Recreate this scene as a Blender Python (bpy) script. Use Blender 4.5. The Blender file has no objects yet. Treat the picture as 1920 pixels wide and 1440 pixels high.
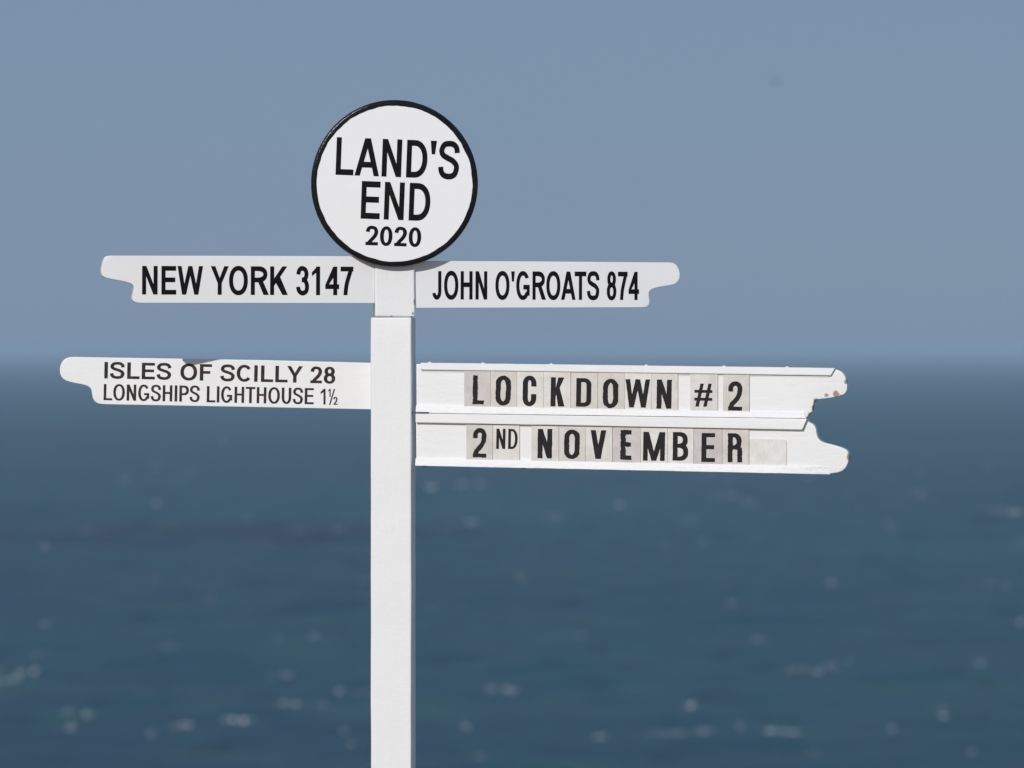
import bpy, bmesh, math, random
import numpy as np
from mathutils import Vector, Matrix, noise
from mathutils.geometry import delaunay_2d_cdt

random.seed(7)
R = math.radians
sc = bpy.context.scene
COL = sc.collection

# ------------------------------------------------------------------ camera
CAM_Z = 1.75                 # eye height above the cliff top
CAM_Y = -16.0                # long lens, sixteen metres from the signpost
LENS, SENSOR = 200.0, 36.0
PX = SENSOR / LENS / 1920.0  # radians per photograph pixel
HZ = 68                      # photograph pixels from the middle up to the horizon
PITCH = math.atan(HZ * PX)   # horizon lies a little above the middle
cam = bpy.data.cameras.new('camera')
cam.lens = LENS
cam.sensor_width = SENSOR
cam.clip_start = 0.5
cam.clip_end = 600000.0
cam.dof.use_dof = True
cam.dof.focus_distance = 15.94
cam.dof.aperture_fstop = 5.4
co = bpy.data.objects.new('camera', cam)
COL.objects.link(co)
co.location = (0, CAM_Y, CAM_Z)
co.rotation_euler = (math.pi / 2 - PITCH, 0, 0)
sc.camera = co

# ------------------------------------------------------------------ light
SUN_DIR = Vector((95, 232, -129)).normalized()       # the way sunlight travels
SUN_EL = math.asin(-SUN_DIR.z)
SUN_AZ = math.atan2(-SUN_DIR.x, -SUN_DIR.y)          # compass angle from +Y towards +X
w = bpy.data.worlds.new('World')
sc.world = w
w.use_nodes = True
wn = w.node_tree
bg = wn.nodes['Background']
sky = wn.nodes.new('ShaderNodeTexSky')
sky.sky_type = 'NISHITA'
sky.sun_disc = False
sky.sun_elevation = SUN_EL
sky.sun_rotation = SUN_AZ
sky.altitude = 60
sky.air_density = 1.0
sky.dust_density = 0.3
sky.ozone_density = 1.0
# thin even veil of high cloud over the whole sky
veil = wn.nodes.new('ShaderNodeMix')
veil.data_type = 'RGBA'
veil.inputs[0].default_value = 0.92
wn.links.new(sky.outputs[0], veil.inputs[6])
veil.inputs[7].default_value = (2.45, 3.72, 5.62, 1)
wn.links.new(veil.outputs[2], bg.inputs[0])
bg.inputs[1].default_value = 0.07

sun = bpy.data.lights.new('sun', 'SUN')
sun.energy = 2.95
sun.angle = R(0.53)
sun.color = (1.0, 0.96, 0.92)
so = bpy.data.objects.new('sun', sun)
COL.objects.link(so)
so.rotation_euler = SUN_DIR.to_track_quat('-Z', 'Y').to_euler()
so.location = (-8, -20, 12)

sc.view_settings.view_transform = 'Standard'
sc.view_settings.look = 'None'
sc.view_settings.exposure = 0.0
sc.view_settings.gamma = 1.0
sc.view_settings.use_curve_mapping = False
sc.cycles.use_denoising = True
sc.cycles.max_bounces = 8
sc.cycles.volume_bounces = 1

# ------------------------------------------------------------------ measuring helpers
CAMP = Vector((0, CAM_Y, CAM_Z))
FWD = Vector((0, math.cos(PITCH), -math.sin(PITCH)))
UP = Vector((0, math.sin(PITCH), math.cos(PITCH)))
RT = Vector((1, 0, 0))


def ray(px, py):
    return FWD + RT * ((px - 960) * PX) + UP * ((720 - py) * PX)


def on_sea(px, py, z):
    d = ray(px, py)
    t = (z - CAM_Z) / d.z
    return CAMP + d * t


class Plane:
    """A vertical board plane: origin, turned about the upright by yaw degrees."""
    def __init__(self, ox, oy, oz, yaw):
        self.o = Vector((ox, oy, oz))
        self.yaw = R(yaw)
        self.u = Vector((math.cos(self.yaw), math.sin(self.yaw), 0))
        self.n = Vector((math.sin(self.yaw), -math.cos(self.yaw), 0))   # towards the viewer

    def at(self, px, py, front=0.0):
        """board coordinates (along, up) of a measured point, 'front' metres before the plane"""
        d = ray(px, py)
        p0 = self.o + self.n * front
        t = (p0 - CAMP).dot(self.n) / d.dot(self.n)
        p = CAMP + d * t - self.o
        return (p.dot(self.u), p.z)

    def place(self, ob):
        ob.location = self.o
        ob.rotation_euler = (0, 0, self.yaw)


# ------------------------------------------------------------------ materials
def new_mat(name):
    m = bpy.data.materials.new(name)
    m.use_nodes = True
    nt = m.node_tree
    return m, nt, nt.nodes['Principled BSDF']


def nd(nt, t, **kw):
    n = nt.nodes.new(t)
    for k, v in kw.items():
        setattr(n, k, v)
    return n


def ramp(nt, src, a, b, ca=(0, 0, 0, 1), cb=(1, 1, 1, 1)):
    r = nd(nt, 'ShaderNodeValToRGB')
    r.color_ramp.elements[0].position = a
    r.color_ramp.elements[1].position = b
    r.color_ramp.elements[0].color = ca
    r.color_ramp.elements[1].color = cb
    nt.links.new(src, r.inputs[0])
    return r


def noise_tex(nt, coord, scale, detail=4, rough=0.55, stretch=None):
    if stretch:
        mp = nd(nt, 'ShaderNodeMapping')
        mp.inputs['Scale'].default_value = stretch
        nt.links.new(coord, mp.inputs[0])
        coord = mp.outputs[0]
    n = nd(nt, 'ShaderNodeTexNoise')
    n.inputs['Scale'].default_value = scale
    n.inputs['Detail'].default_value = detail
    n.inputs['Roughness'].default_value = rough
    nt.links.new(coord, n.inputs['Vector'])
    return n


def mixc(nt, fac, a, b, mode='MIX'):
    m = nd(nt, 'ShaderNodeMix', data_type='RGBA', blend_type=mode)
    if isinstance(fac, (int, float)):
        m.inputs[0].default_value = fac
    else:
        nt.links.new(fac, m.inputs[0])
    for i, c in ((6, a), (7, b)):
        if isinstance(c, tuple):
            m.inputs[i].default_value = c
        else:
            nt.links.new(c, m.inputs[i])
    return m.outputs[2]


def white_paint(name, base=(0.80, 0.80, 0.79, 1), dirt=0.05, bump=0.15, brush=(1, 1, 1), rough=0.5, spots=None, lump=0.0):
    m, nt, p = new_mat(name)
    tc = nd(nt, 'ShaderNodeTexCoord')
    o = tc.outputs['Object']
    big = noise_tex(nt, o, 3.5, 5, 0.6)
    gr = noise_tex(nt, o, 60, 4, 0.6, brush)
    dk = tuple(c * (1 - dirt * k) for c, k in zip(base[:3], (1.0, 1.15, 1.4))) + (1,)
    c = mixc(nt, ramp(nt, big.outputs[0], 0.35, 0.72).outputs[0], base, dk)
    grime = noise_tex(nt, o, 22, 6, 0.7)
    c = mixc(nt, ramp(nt, grime.outputs[0], 0.60, 0.80).outputs[0], c,
             tuple(x * (1 - dirt * 2.2) for x in base[:3]) + (1,))
    if spots:
        wood = mixc(nt, noise_tex(nt, o, 90, 4, 0.6, (1, 1, 6)).outputs[0], (0.20, 0.14, 0.09, 1), (0.48, 0.40, 0.31, 1))
        wob = noise_tex(nt, o, 55, 5, 0.65)
        for (sx, sz, r, aspect) in spots:
            sub = nd(nt, 'ShaderNodeVectorMath', operation='SUBTRACT')
            nt.links.new(o, sub.inputs[0])
            sub.inputs[1].default_value = (sx, 0, sz)
            scl = nd(nt, 'ShaderNodeVectorMath', operation='MULTIPLY')
            nt.links.new(sub.outputs[0], scl.inputs[0])
            scl.inputs[1].default_value = (1 / r, 0, aspect / r)
            ln = nd(nt, 'ShaderNodeVectorMath', operation='LENGTH')
            nt.links.new(scl.outputs[0], ln.inputs[0])
            ad = nd(nt, 'ShaderNodeMath', operation='MULTIPLY_ADD')
            nt.links.new(wob.outputs[0], ad.inputs[0])
            ad.inputs[1].default_value = 2.6
            nt.links.new(ln.outputs['Value'], ad.inputs[2])
            f = ramp(nt, ad.outputs[0], 0.0, 1.0, (1, 1, 1, 1), (0, 0, 0, 1))
            mr = nd(nt, 'ShaderNodeMapRange')
            nt.links.new(ad.outputs[0], mr.inputs[0])
            mr.inputs[1].default_value = 2.05
            mr.inputs[2].default_value = 1.85
            c = mixc(nt, mr.outputs[0], c, wood)
            nt.nodes.remove(f)
    nt.links.new(c, p.inputs['Base Color'])
    p.inputs['Roughness'].default_value = rough
    bp = nd(nt, 'ShaderNodeBump')
    bp.inputs['Strength'].default_value = bump
    bp.inputs['Distance'].default_value = 0.002
    nt.links.new(gr.outputs[0], bp.inputs['Height'])
    last = bp
    if lump:
        lp = noise_tex(nt, o, 110, 3, 0.6, (0.55, 1, 1))
        b2 = nd(nt, 'ShaderNodeBump')
        b2.inputs['Strength'].default_value = lump
        b2.inputs['Distance'].default_value = 0.004
        nt.links.new(lp.outputs[0], b2.inputs['Height'])
        nt.links.new(bp.outputs[0], b2.inputs['Normal'])
        last = b2
    nt.links.new(last.outputs[0], p.inputs['Normal'])
    return m


def black_paint(name, c0=(0.006, 0.005, 0.006, 1), c1=(0.014, 0.011, 0.011, 1), rough=0.4, wear=0.0, bump=0.1, scale=40, pale=(0.45, 0.43, 0.42, 1), spec=0.1):
    m, nt, p = new_mat(name)
    o = nd(nt, 'ShaderNodeTexCoord').outputs['Object']
    c = mixc(nt, ramp(nt, noise_tex(nt, o, scale, 5, 0.65).outputs[0], 0.4, 0.7).outputs[0], c0, c1)
    if wear:
        sc_ = noise_tex(nt, o, 150, 6, 0.75, (1, 1, 0.5))
        f = ramp(nt, sc_.outputs[0], 0.74 - wear, 0.80 - wear)
        c = mixc(nt, f.outputs[0], c, pale)
    nt.links.new(c, p.inputs['Base Color'])
    p.inputs['Roughness'].default_value = rough
    p.inputs['Specular IOR Level'].default_value = spec
    bp = nd(nt, 'ShaderNodeBump')
    bp.inputs['Strength'].default_value = bump
    bp.inputs['Distance'].default_value = 0.002
    nt.links.new(noise_tex(nt, o, 130, 4).outputs[0], bp.inputs['Height'])
    nt.links.new(bp.outputs[0], p.inputs['Normal'])
    return m


M = {}
M['post'] = white_paint('white_post_paint', (0.81, 0.80, 0.795, 1), 0.05, 0.4, (1, 1, 0.12), lump=.16)
M['disc'] = white_paint('white_disc_paint', (0.84, 0.835, 0.83, 1), 0.03, 0.10)
M['board'] = white_paint('white_board_paint', (0.83, 0.825, 0.82, 1), 0.05, 0.22, (0.2, 1, 1))
M['arm2'] = white_paint('older_white_board_paint', (0.79, 0.785, 0.78, 1), 0.06, 0.3, (0.15, 1, 1))
M['old'] = white_paint('weathered_white_paint', (0.81, 0.805, 0.795, 1), 0.035, 0.25, (0.2, 1, 1), rough=0.42)
M['rail'] = white_paint('thick_rail_paint', (0.775, 0.77, 0.765, 1), 0.035, 0.3, (0.25, 1, 1), rough=0.5, lump=0.6)
M['black'] = black_paint('black_vinyl_lettering')
M['worn'] = black_paint('worn_black_lettering', (0.022, 0.017, 0.016, 1), (0.055, 0.043, 0.040, 1), 0.5, 0.06)
M['rim'] = black_paint('glossy_black_rim_paint', (0.005, 0.005, 0.006, 1), (0.012, 0.01, 0.01, 1), 0.17, 0.0, 0.6, 25, spec=.32)
M['ink'] = black_paint('printed_tile_ink', (0.017, 0.015, 0.017, 1), (0.026, 0.023, 0.024, 1), 0.6, 0.015, 0.05)
M['metal'] = black_paint('dark_bracket_metal', (0.05, 0.05, 0.055, 1), (0.11, 0.10, 0.10, 1), 0.5)


def tile_material():
    m, nt, p = new_mat('pale_tile_plastic')
    tc = nd(nt, 'ShaderNodeTexCoord')
    oi = nd(nt, 'ShaderNodeObjectInfo')
    o = tc.outputs['Object']
    add = nd(nt, 'ShaderNodeVectorMath', operation='ADD')
    nt.links.new(o, add.inputs[0])
    nt.links.new(oi.outputs['Location'], add.inputs[1])
    n1 = noise_tex(nt, add.outputs[0], 26, 4, 0.6)
    n2 = noise_tex(nt, add.outputs[0], 260, 3, 0.6, (1, 1, 0.2))
    dark = mixc(nt, 1.0, oi.outputs['Color'], (0.86, 0.84, 0.82, 1), 'MULTIPLY')
    c = mixc(nt, ramp(nt, n1.outputs[0], 0.36, 0.68).outputs[0], oi.outputs['Color'], dark)
    dark2 = mixc(nt, 1.0, c, (0.93, 0.92, 0.91, 1), 'MULTIPLY')
    c = mixc(nt, ramp(nt, n2.outputs[0], 0.45, 0.75).outputs[0], c, dark2)
    nt.links.new(c, p.inputs['Base Color'])
    p.inputs['Roughness'].default_value = 0.55
    return m


M['tile'] = tile_material()


# ------------------------------------------------------------------ mesh helpers
def link(name, me, mat=None, parent=None, **props):
    ob = bpy.data.objects.new(name, me)
    COL.objects.link(ob)
    if mat and me:
        me.materials.append(mat)
    if parent:
        ob.parent = parent
    if me and me.name.split('.')[0] in ('box', 'board', 'rail', 'disc', 'tile'):
        wnm = ob.modifiers.new('weighted', 'WEIGHTED_NORMAL')
        wnm.keep_sharp = True
        wnm.weight = 90
    for k, v in props.items():
        ob[k] = v
    return ob


def child(ob, parent):
    """parent while keeping the world place"""
    pm = Matrix.LocRotScale(parent.location, parent.rotation_euler, None) if parent.parent is None else \
        Matrix.LocRotScale(parent.parent.location, parent.parent.rotation_euler, None) @ Matrix.LocRotScale(parent.location, parent.rotation_euler, None)
    cm = Matrix.LocRotScale(ob.location, ob.rotation_euler, None)
    ob.parent = parent
    loc, rot, _ = (pm.inverted() @ cm).decompose()
    ob.location = loc
    ob.rotation_euler = rot.to_euler()


def mesh_from_bm(bm, name, smooth=False, angle=None):
    me = bpy.data.meshes.new(name)
    bmesh.ops.recalc_face_normals(bm, faces=bm.faces[:])
    bm.to_mesh(me)
    bm.free()
    if smooth:
        for p in me.polygons:
            p.use_smooth = True
        if angle:
            me.set_sharp_from_angle(angle=R(angle))
    return me


def box_mesh(x0, x1, y0, y1, z0, z1, bev=0.003, seg=2, wob=0.0, cuts=0):
    bm = bmesh.new()
    bmesh.ops.create_cube(bm, size=1)
    for v in bm.verts:
        v.co = Vector((x0 + (v.co.x + .5) * (x1 - x0), y0 + (v.co.y + .5) * (y1 - y0), z0 + (v.co.z + .5) * (z1 - z0)))
    if bev:
        bmesh.ops.bevel(bm, geom=bm.edges[:], offset=bev, segments=seg, affect='EDGES', profile=0.5)
    if cuts:
        n = cuts
        for i in range(1, n):
            if (z1 - z0) > (x1 - x0):
                co_, no_ = (0, 0, z0 + (z1 - z0) * i / n), (0, 0, 1)
            else:
                co_, no_ = (x0 + (x1 - x0) * i / n, 0, 0), (1, 0, 0)
            bmesh.ops.bisect_plane(bm, geom=bm.verts[:] + bm.edges[:] + bm.faces[:], plane_co=co_, plane_no=no_)
    if wob:
        for v in bm.verts:
            s = noise.noise_vector(v.co * 9.0 + Vector((x0 * 5, 3, 1)))
            v.co += Vector((s.x, s.y, s.z * .6)) * wob
    return mesh_from_bm(bm, 'box', True, 40)


def chaikin(pts, n=2, closed=True):
    for _ in range(n):
        out = []
        k = len(pts)
        for i in range(k):
            a, b = pts[i], pts[(i + 1) % k]
            out.append((a[0] * .75 + b[0] * .25, a[1] * .75 + b[1] * .25))
            out.append((a[0] * .25 + b[0] * .75, a[1] * .25 + b[1] * .75))
        pts = out
    return pts


def smooth_open(pts, n=2):
    for _ in range(n):
        out = [pts[0]]
        for a, b in zip(pts[:-1], pts[1:]):
            out.append((a[0] * .75 + b[0] * .25, a[1] * .75 + b[1] * .25))
            out.append((a[0] * .25 + b[0] * .75, a[1] * .25 + b[1] * .75))
        out.append(pts[-1])
        pts = out
    return pts


def inset(poly, d):
    """offset a simple polygon inwards by d"""
    area = sum(a[0] * b[1] - b[0] * a[1] for a, b in zip(poly, poly[1:] + poly[:1]))
    s = 1 if area > 0 else -1
    out = []
    n = len(poly)
    for i in range(n):
        p0, p1, p2 = Vector(poly[i - 1]), Vector(poly[i]), Vector(poly[(i + 1) % n])
        a, b = (p1 - p0), (p2 - p1)
        if a.length < 1e-9 or b.length < 1e-9:
            out.append(tuple(p1))
            continue
        a.normalize()
        b.normalize()
        na, nb = Vector((-a.y, a.x)) * s, Vector((-b.y, b.x)) * s
        m = na + nb
        if m.length < 1e-6:
            m = na
        m.normalize()
        k = max(0.45, m.dot(na))
        out.append(tuple(p1 + m * (d / k)))
    return out


def slab(poly, front, thick, bev=0.003, wob=0.0, name='board'):
    """board cut to an outline: rounded front edge, real thickness; front at y = -front"""
    bm = bmesh.new()
    poly = [p for i, p in enumerate(poly) if math.hypot(p[0] - poly[i - 1][0], p[1] - poly[i - 1][1]) > max(.0009, bev * .45)]
    prof = [(bev, 0.0), (bev * .3, bev * .3), (0.0, bev), (0.0, thick - bev), (bev, thick)]
    rings = []
    for ins, dep in prof:
        pp = inset(poly, ins) if ins > 0 else poly
        ring = []
        for x, z in pp:
            v = Vector((x, -front + dep, z))
            if wob:
                s = noise.noise_vector(Vector((x * 40, dep * 30, z * 40)))
                v += Vector((s.x * wob, 0, s.z * wob))
            ring.append(bm.verts.new(v))
        rings.append(ring)
    n = len(poly)
    for a, b in zip(rings[:-1], rings[1:]):
        for i in range(n):
            bm.faces.new((a[i], a[(i + 1) % n], b[(i + 1) % n], b[i]))
    for ring in (rings[0], rings[-1]):
        flat = [(v.co.x, v.co.z) for v in ring]
        ov, tris = fill([flat], [])
        near = [min(ring, key=lambda v: (v.co.x - q.x) ** 2 + (v.co.z - q.y) ** 2) for q in ov]
        for t in tris:
            fv = [near[i] for i in t]
            if len(set(fv)) == 3:
                try:
                    bm.faces.new(fv)
                except ValueError:
                    pass
    return mesh_from_bm(bm, name, True, 35)


# ------------------------------------------------------------------ lettering
# Glyphs are drawn as outlines in a box [0, w] x [0, 1] with stem width sx and bar width sy.
def rect(x0, y0, x1, y1):
    return [(x0, y0), (x1, y0), (x1, y1), (x0, y1)]


def arc(cx, cy, rx, ry, a0, a1, n=14, e=2.0):
    out = []
    for i in range(n + 1):
        a = R(a0 + (a1 - a0) * i / n)
        c, s = math.cos(a), math.sin(a)
        out.append((cx + rx * math.copysign(abs(c) ** (2 / e), c), cy + ry * math.copysign(abs(s) ** (2 / e), s)))
    return out


def rbox(x0, y0, x1, y1, rx, ry, e=2.0, left=True):
    """box with rounded corners; left=False keeps the two left corners square"""
    rx, ry = min(rx, (x1 - x0) / (2 if left else 1)), min(ry, (y1 - y0) / 2)
    p = arc(x1 - rx, y0 + ry, rx, ry, -90, 0, 12, e) + arc(x1 - rx, y1 - ry, rx, ry, 0, 90, 12, e)
    if left:
        p += arc(x0 + rx, y1 - ry, rx, ry, 90, 180, 12, e) + arc(x0 + rx, y0 + ry, rx, ry, 180, 270, 12, e)
    else:
        p += [(x0, y1), (x0, y0)]
    q = []
    for v in p:
        if not q or (abs(v[0] - q[-1][0]) + abs(v[1] - q[-1][1])) > 1e-6:
            q.append(v)
    return q


def stroke(path, sx, sy):
    """quads along a centre line; upright parts get stem width, level parts bar width"""
    n = len(path)
    L, Rr = [], []
    for i in range(n):
        a, b = path[max(i - 1, 0)], path[min(i + 1, n - 1)]
        d = Vector((b[0] - a[0], b[1] - a[1]))
        d.normalize()
        nx, ny = -d.y, d.x
        h = .5 * math.sqrt((sx * nx) ** 2 + (sy * ny) ** 2)
        L.append((path[i][0] + nx * h, path[i][1] + ny * h))
        Rr.append((path[i][0] - nx * h, path[i][1] - ny * h))
    return [[L[i], Rr[i], Rr[i + 1], L[i + 1]] for i in range(n - 1)]


def spline(pts, per=8):
    out = []
    n = len(pts)
    for i in range(n - 1):
        p0, p1, p2, p3 = pts[max(i - 1, 0)], pts[i], pts[i + 1], pts[min(i + 2, n - 1)]
        for k in range(per):
            t = k / per
            out.append(tuple(.5 * ((2 * p1[j]) + (-p0[j] + p2[j]) * t + (2 * p0[j] - 5 * p1[j] + 4 * p2[j] - p3[j]) * t * t
                                   + (-p0[j] + 3 * p1[j] - 3 * p2[j] + p3[j]) * t ** 3) for j in (0, 1)))
    out.append(tuple(pts[-1]))
    return out


def glyph(ch, w, sx, sy, block=False):
    """-> (filled polygons, cut polygons)"""
    pos, neg = [], []
    ov = 0.0 if block else 0.014
    ry = 0.26 if block else 0.5
    X0, X1, Y0, Y1 = sx / 2, w - sx / 2, sy / 2 - ov, 1 - sy / 2 + ov
    e = 2.0 if block else 2.15
    if ch in 'O0':
        pos = [rbox(0, -ov, w, 1 + ov, w / 2, ry, e)]
        neg = [rbox(sx, sy - ov, w - sx, 1 - sy + ov, w / 2, ry * .8 if block else .5, e)]
    elif ch == 'D':
        rx = .5 * w if block else .62 * w
        pos = [rbox(0, 0, w, 1, rx, .24 if block else .5, 2.2, False)]
        neg = [rbox(sx, sy, w - sx, 1 - sy, max(rx - sx, .06), .10 if block else .5 - sy, 2.2, False)]
    elif ch == 'B':
        m = .52
        pos = [rbox(0, m - sy / 2, w * .95, 1, .5 * w, .25, 2.2, False), rbox(0, 0, w, m + sy / 2, .5 * w, .27, 2.2, False)]
        neg = [rbox(sx, m + sy / 2, w * .95 - sx, 1 - sy, .3 * w, .12, 2.2, False), rbox(sx, sy, w - sx, m - sy / 2, .3 * w, .14, 2.2, False)]
    elif ch in 'PR':
        m = .40 if ch == 'P' else .44
        wp = w if ch == 'P' else w * .95
        pos = [rect(0, 0, sx, .9), rbox(0, m, wp, 1, .5 * w, .28, 2.2, False)]
        neg = [rbox(sx, m + sy, wp - sx, 1 - sy, .35 * w, .14, 2.2, False)]
        if ch == 'R':
            if block:
                pos += stroke([(w * .45, m + sy / 2)] + arc(w - sx / 2 - .15 * w, m - .06, .15 * w, .12, 80, 0, 6) + [(w - sx / 2, 0)], sx, sy)
            else:
                pos += [[(w - sx * 1.15, 0), (w + .04 * w, 0), (.66 * w, m + sy * .6), (.36 * w, m + sy * .6)]]
    elif ch == 'E':
        pos = [rect(0, 0, sx, 1), rect(0, 0, w, sy), rect(0, 1 - sy, w * .985, 1), rect(0, .515 - sy / 2, w * .93, .515 + sy / 2)]
    elif ch == 'F':
        pos = [rect(0, 0, sx, 1), rect(0, 1 - sy, w, 1), rect(0, .5 - sy / 2, w * .87, .5 + sy / 2)]
    elif ch == 'L':
        pos = [rect(0, 0, sx, 1), rect(0, 0, w, sy)]
    elif ch == 'T':
        pos = [rect(w / 2 - sx / 2, 0, w / 2 + sx / 2, 1), rect(0, 1 - sy, w, 1)]
    elif ch == 'H':
        pos = [rect(0, 0, sx, 1), rect(w - sx, 0, w, 1), rect(0, .52 - sy / 2, w, .52 + sy / 2)]
    elif ch == 'I':
        pos = [rect(0, 0, w, 1)]
    elif ch == 'A':
        a = sx * 1.05
        pos = [[(0, 0), (a, 0), (w / 2 + a * .5, 1), (w / 2 - a * .55, 1)], [(w - a, 0), (w, 0), (w / 2 + a * .55, 1), (w / 2 - a * .5, 1)]]
        y = .22
        pos += [[(w * .17, y), (w * .83, y), (w * .74, y + sy), (w * .26, y + sy)]]
    elif ch == 'K':
        a = sx * 1.25
        pos = [rect(0, 0, sx, 1), [(sx * .9, .30), (sx * .9, .56), (w - a * 1.02, 1), (w * .98, 1)],
               [(w - a, 0), (w * 1.02, 0), (sx + (w - sx) * .42, .66), (sx + (w - sx) * .04, .50)]]
    elif ch == 'N':
        a = sx * (1.05 if not block else 1.0)
        pos = [rect(0, 0, sx, 1), rect(w - sx, 0, w, 1), [(0, 1), (a, 1), (w, 0), (w - a, 0)]]
    elif ch == 'M':
        a = sx * .95
        pos = [rect(0, 0, sx, 1), rect(w - sx, 0, w, 1), [(0, 1), (a * 1.25, 1), (w / 2 + a * .55, 0), (w / 2 - a * .55, 0)],
               [(w, 1), (w - a * 1.25, 1), (w / 2 - a * .55, 0), (w / 2 + a * .55, 0)]]
    elif ch == 'V':
        a = sx * 1.05
        pos = [[(0, 1), (a, 1), (w / 2 + a * .5, 0), (w / 2 - a * .52, 0)], [(w, 1), (w - a, 1), (w / 2 - a * .5, 0), (w / 2 + a * .52, 0)]]
    elif ch == 'W':
        a = sx * 1.0
        p = [w * .26, w * .74]
        pos = [[(0, 1), (a, 1), (p[0] + a * .5, 0), (p[0] - a * .5, 0)], [(w / 2 - a * .5, 1), (w / 2 + a * .5, 1), (p[0] + a * .5, 0), (p[0] - a * .5, 0)],
               [(w / 2 - a * .5, 1), (w / 2 + a * .5, 1), (p[1] + a * .5, 0), (p[1] - a * .5, 0)], [(w, 1), (w - a, 1), (p[1] - a * .5, 0), (p[1] + a * .5, 0)]]
    elif ch == 'Y':
        a = sx * 1.12
        pos = [rect(w / 2 - sx / 2, 0, w / 2 + sx / 2, .47), [(0, 1), (a, 1), (w / 2 + sx * .5, .40), (w / 2 - sx * .5, .40)],
               [(w, 1), (w - a, 1), (w / 2 - sx * .5, .40), (w / 2 + sx * .5, .40)]]
    elif ch == 'J':
        pos = stroke([(X1, 1), (X1, .6)] + arc(w / 2 + .0, .28, X1 - w / 2, .28 - Y0, 0, -165, 18), sx, sy)
    elif ch == 'U':
        pos = stroke([(X0, 1), (X0, .7)] + arc(w / 2, .36, X1 - w / 2, .36 - Y0, 180, 360, 24) + [(X1, .7), (X1, 1)], sx, sy)
    elif ch in 'CG':
        if block:
            r = .26 - sy / 2
            pos = stroke([(X1, .645), (X1, 1 - .26)] + arc(w / 2, 1 - .26, w / 2 - sx / 2, r, 0, 180, 20) + [(X0, .5)]
                         + arc(w / 2, .26, w / 2 - sx / 2, r, 180, 360, 20) + [(X1, .40)], sx, sy)
        else:
            a1 = 322 if ch == 'C' else 328
            pos = stroke(arc(w / 2, .5, w / 2 - sx / 2, .5 - sy / 2 + ov, 36, a1, 40, 2.1), sx, sy)
            if ch == 'G':
                pos += [rect(w * .53, .36, w, .36 + sy), [(w - sx * .95, .17), (w, .13), (w, .40), (w - sx * .95, .40)]]
    elif ch == 'S':
        q = [(.955, .70), (.90, .84), (.72, .93), (.48, .945), (.22, .91), (.075, .76), (.16, .635), (.42, .555), (.70, .485), (.91, .37), (.925, .24), (.80, .10), (.52, .053), (.24, .085), (.09, .18), (.045, .31)]
        pos = stroke(spline([(X0 + (x - .075) / .85 * (X1 - X0), Y0 + (y - .053) / .892 * (Y1 - Y0)) for x, y in q], 5), sx, sy)
    elif ch == '2':
        if block:
            pos = stroke([(X0, .66), (X0, .77)] + arc(w / 2, .77, w / 2 - sx / 2, .23 - sy / 2, 180, 0, 18) + [(X1, .70), (X1 - .04 * w, .56), (w * .62, .40), (X0 + .10 * w, .22), (X0 + .01 * w, .08)], sx, sx * .95)
        else:
            q = [(.075, .70), (.13, .84), (.30, .94), (.52, .95), (.78, .90), (.91, .74), (.85, .57), (.66, .40), (.40, .24), (.20, .09)]
            pos = stroke(spline([(X0 + (x - .075) / .835 * (X1 - X0), Y0 + (y - .05) / .90 * (Y1 - Y0)) for x, y in q], 6), sx, sy)
            pos = [[(a, max(b, 0.0)) for a, b in p] for p in pos]
        pos += [rect(0, 0, w, sy)]
    elif ch == '3':
        q1 = [(.07, .73), (.14, .86), (.32, .945), (.50, .95), (.75, .90), (.87, .76), (.80, .61), (.62, .545), (.42, .535)]
        q2 = [(.42, .535), (.66, .52), (.84, .44), (.93, .29), (.84, .12), (.52, .05), (.24, .09), (.10, .18), (.05, .28)]
        for q in (q1, q2):
            pos += stroke(spline([(X0 + (x - .07) / .86 * (X1 - X0), Y0 + (y - .05) / .90 * (Y1 - Y0)) for x, y in q], 5), sx, sy)
    elif ch == '1':
        pos = [rect(w - sx, 0, w, 1), [(0, .66), (0, .80), (w - sx * .75, 1.0), (w - sx * .5, 1), (w - sx * .5, .84)]]
    elif ch == '4':
        x = w * .86
        pos = [rect(x - sx, 0, x, 1), rect(0, .215, w, .215 + sy), [(0, .215 + sy * .5), (0, .37), (x - sx, 1), (x - sx * .2, 1), (x - sx * .2, .83)]]
        pos[2] = [(0, .36), (x - sx, 1), (x - sx * .1, 1), (x - sx * .1, .80), (w * .24, .36)]
        pos += [[(0, .30), (0, .36), (w * .24, .36), (w * .24, .30)]]
    elif ch == '7':
        pos = [rect(0, 1 - sy, w, 1)]
        pos += stroke(spline([(w - sx * .55, .93), (w * .62, .62), (w * .46, .34), (w * .38, .0)], 6), sx, sy)
        pos = [[(min(a, w), max(0.0, b)) for a, b in p] for p in pos]
    elif ch == '8':
        m = .53
        pos = [rbox(w * .05, m - sy * .5, w * .95, 1 + ov, w / 2, .5, 2.15), rbox(0, -ov, w, m + sy * .5, w / 2, .5, 2.15)]
        neg = [rbox(w * .05 + sx, m + sy * .5, w * .95 - sx, 1 + ov - sy * .9, w / 2, .5, 2.15), rbox(sx, sy * .9 - ov, w - sx, m - sy * .5, w / 2, .5, 2.15)]
    elif ch == "'":
        pos = [[(w * .22, .64), (w * .78, .64), (w, 1), (0, 1)]]
    elif ch == '/':
        pos = [[(0, 0), (sx, 0), (w, 1), (w - sx, 1)]]
    elif ch == '#':
        pos = [[(.06 * w, 0), (.06 * w + sx, 0), (.52 * w, 1), (.52 * w - sx, 1)], [(.50 * w, 0), (.50 * w + sx, 0), (.96 * w, 1), (.96 * w - sx, 1)],
               rect(0, .60, w, .60 + sy), rect(0, .26, w, .26 + sy)]
    return pos, neg


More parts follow.
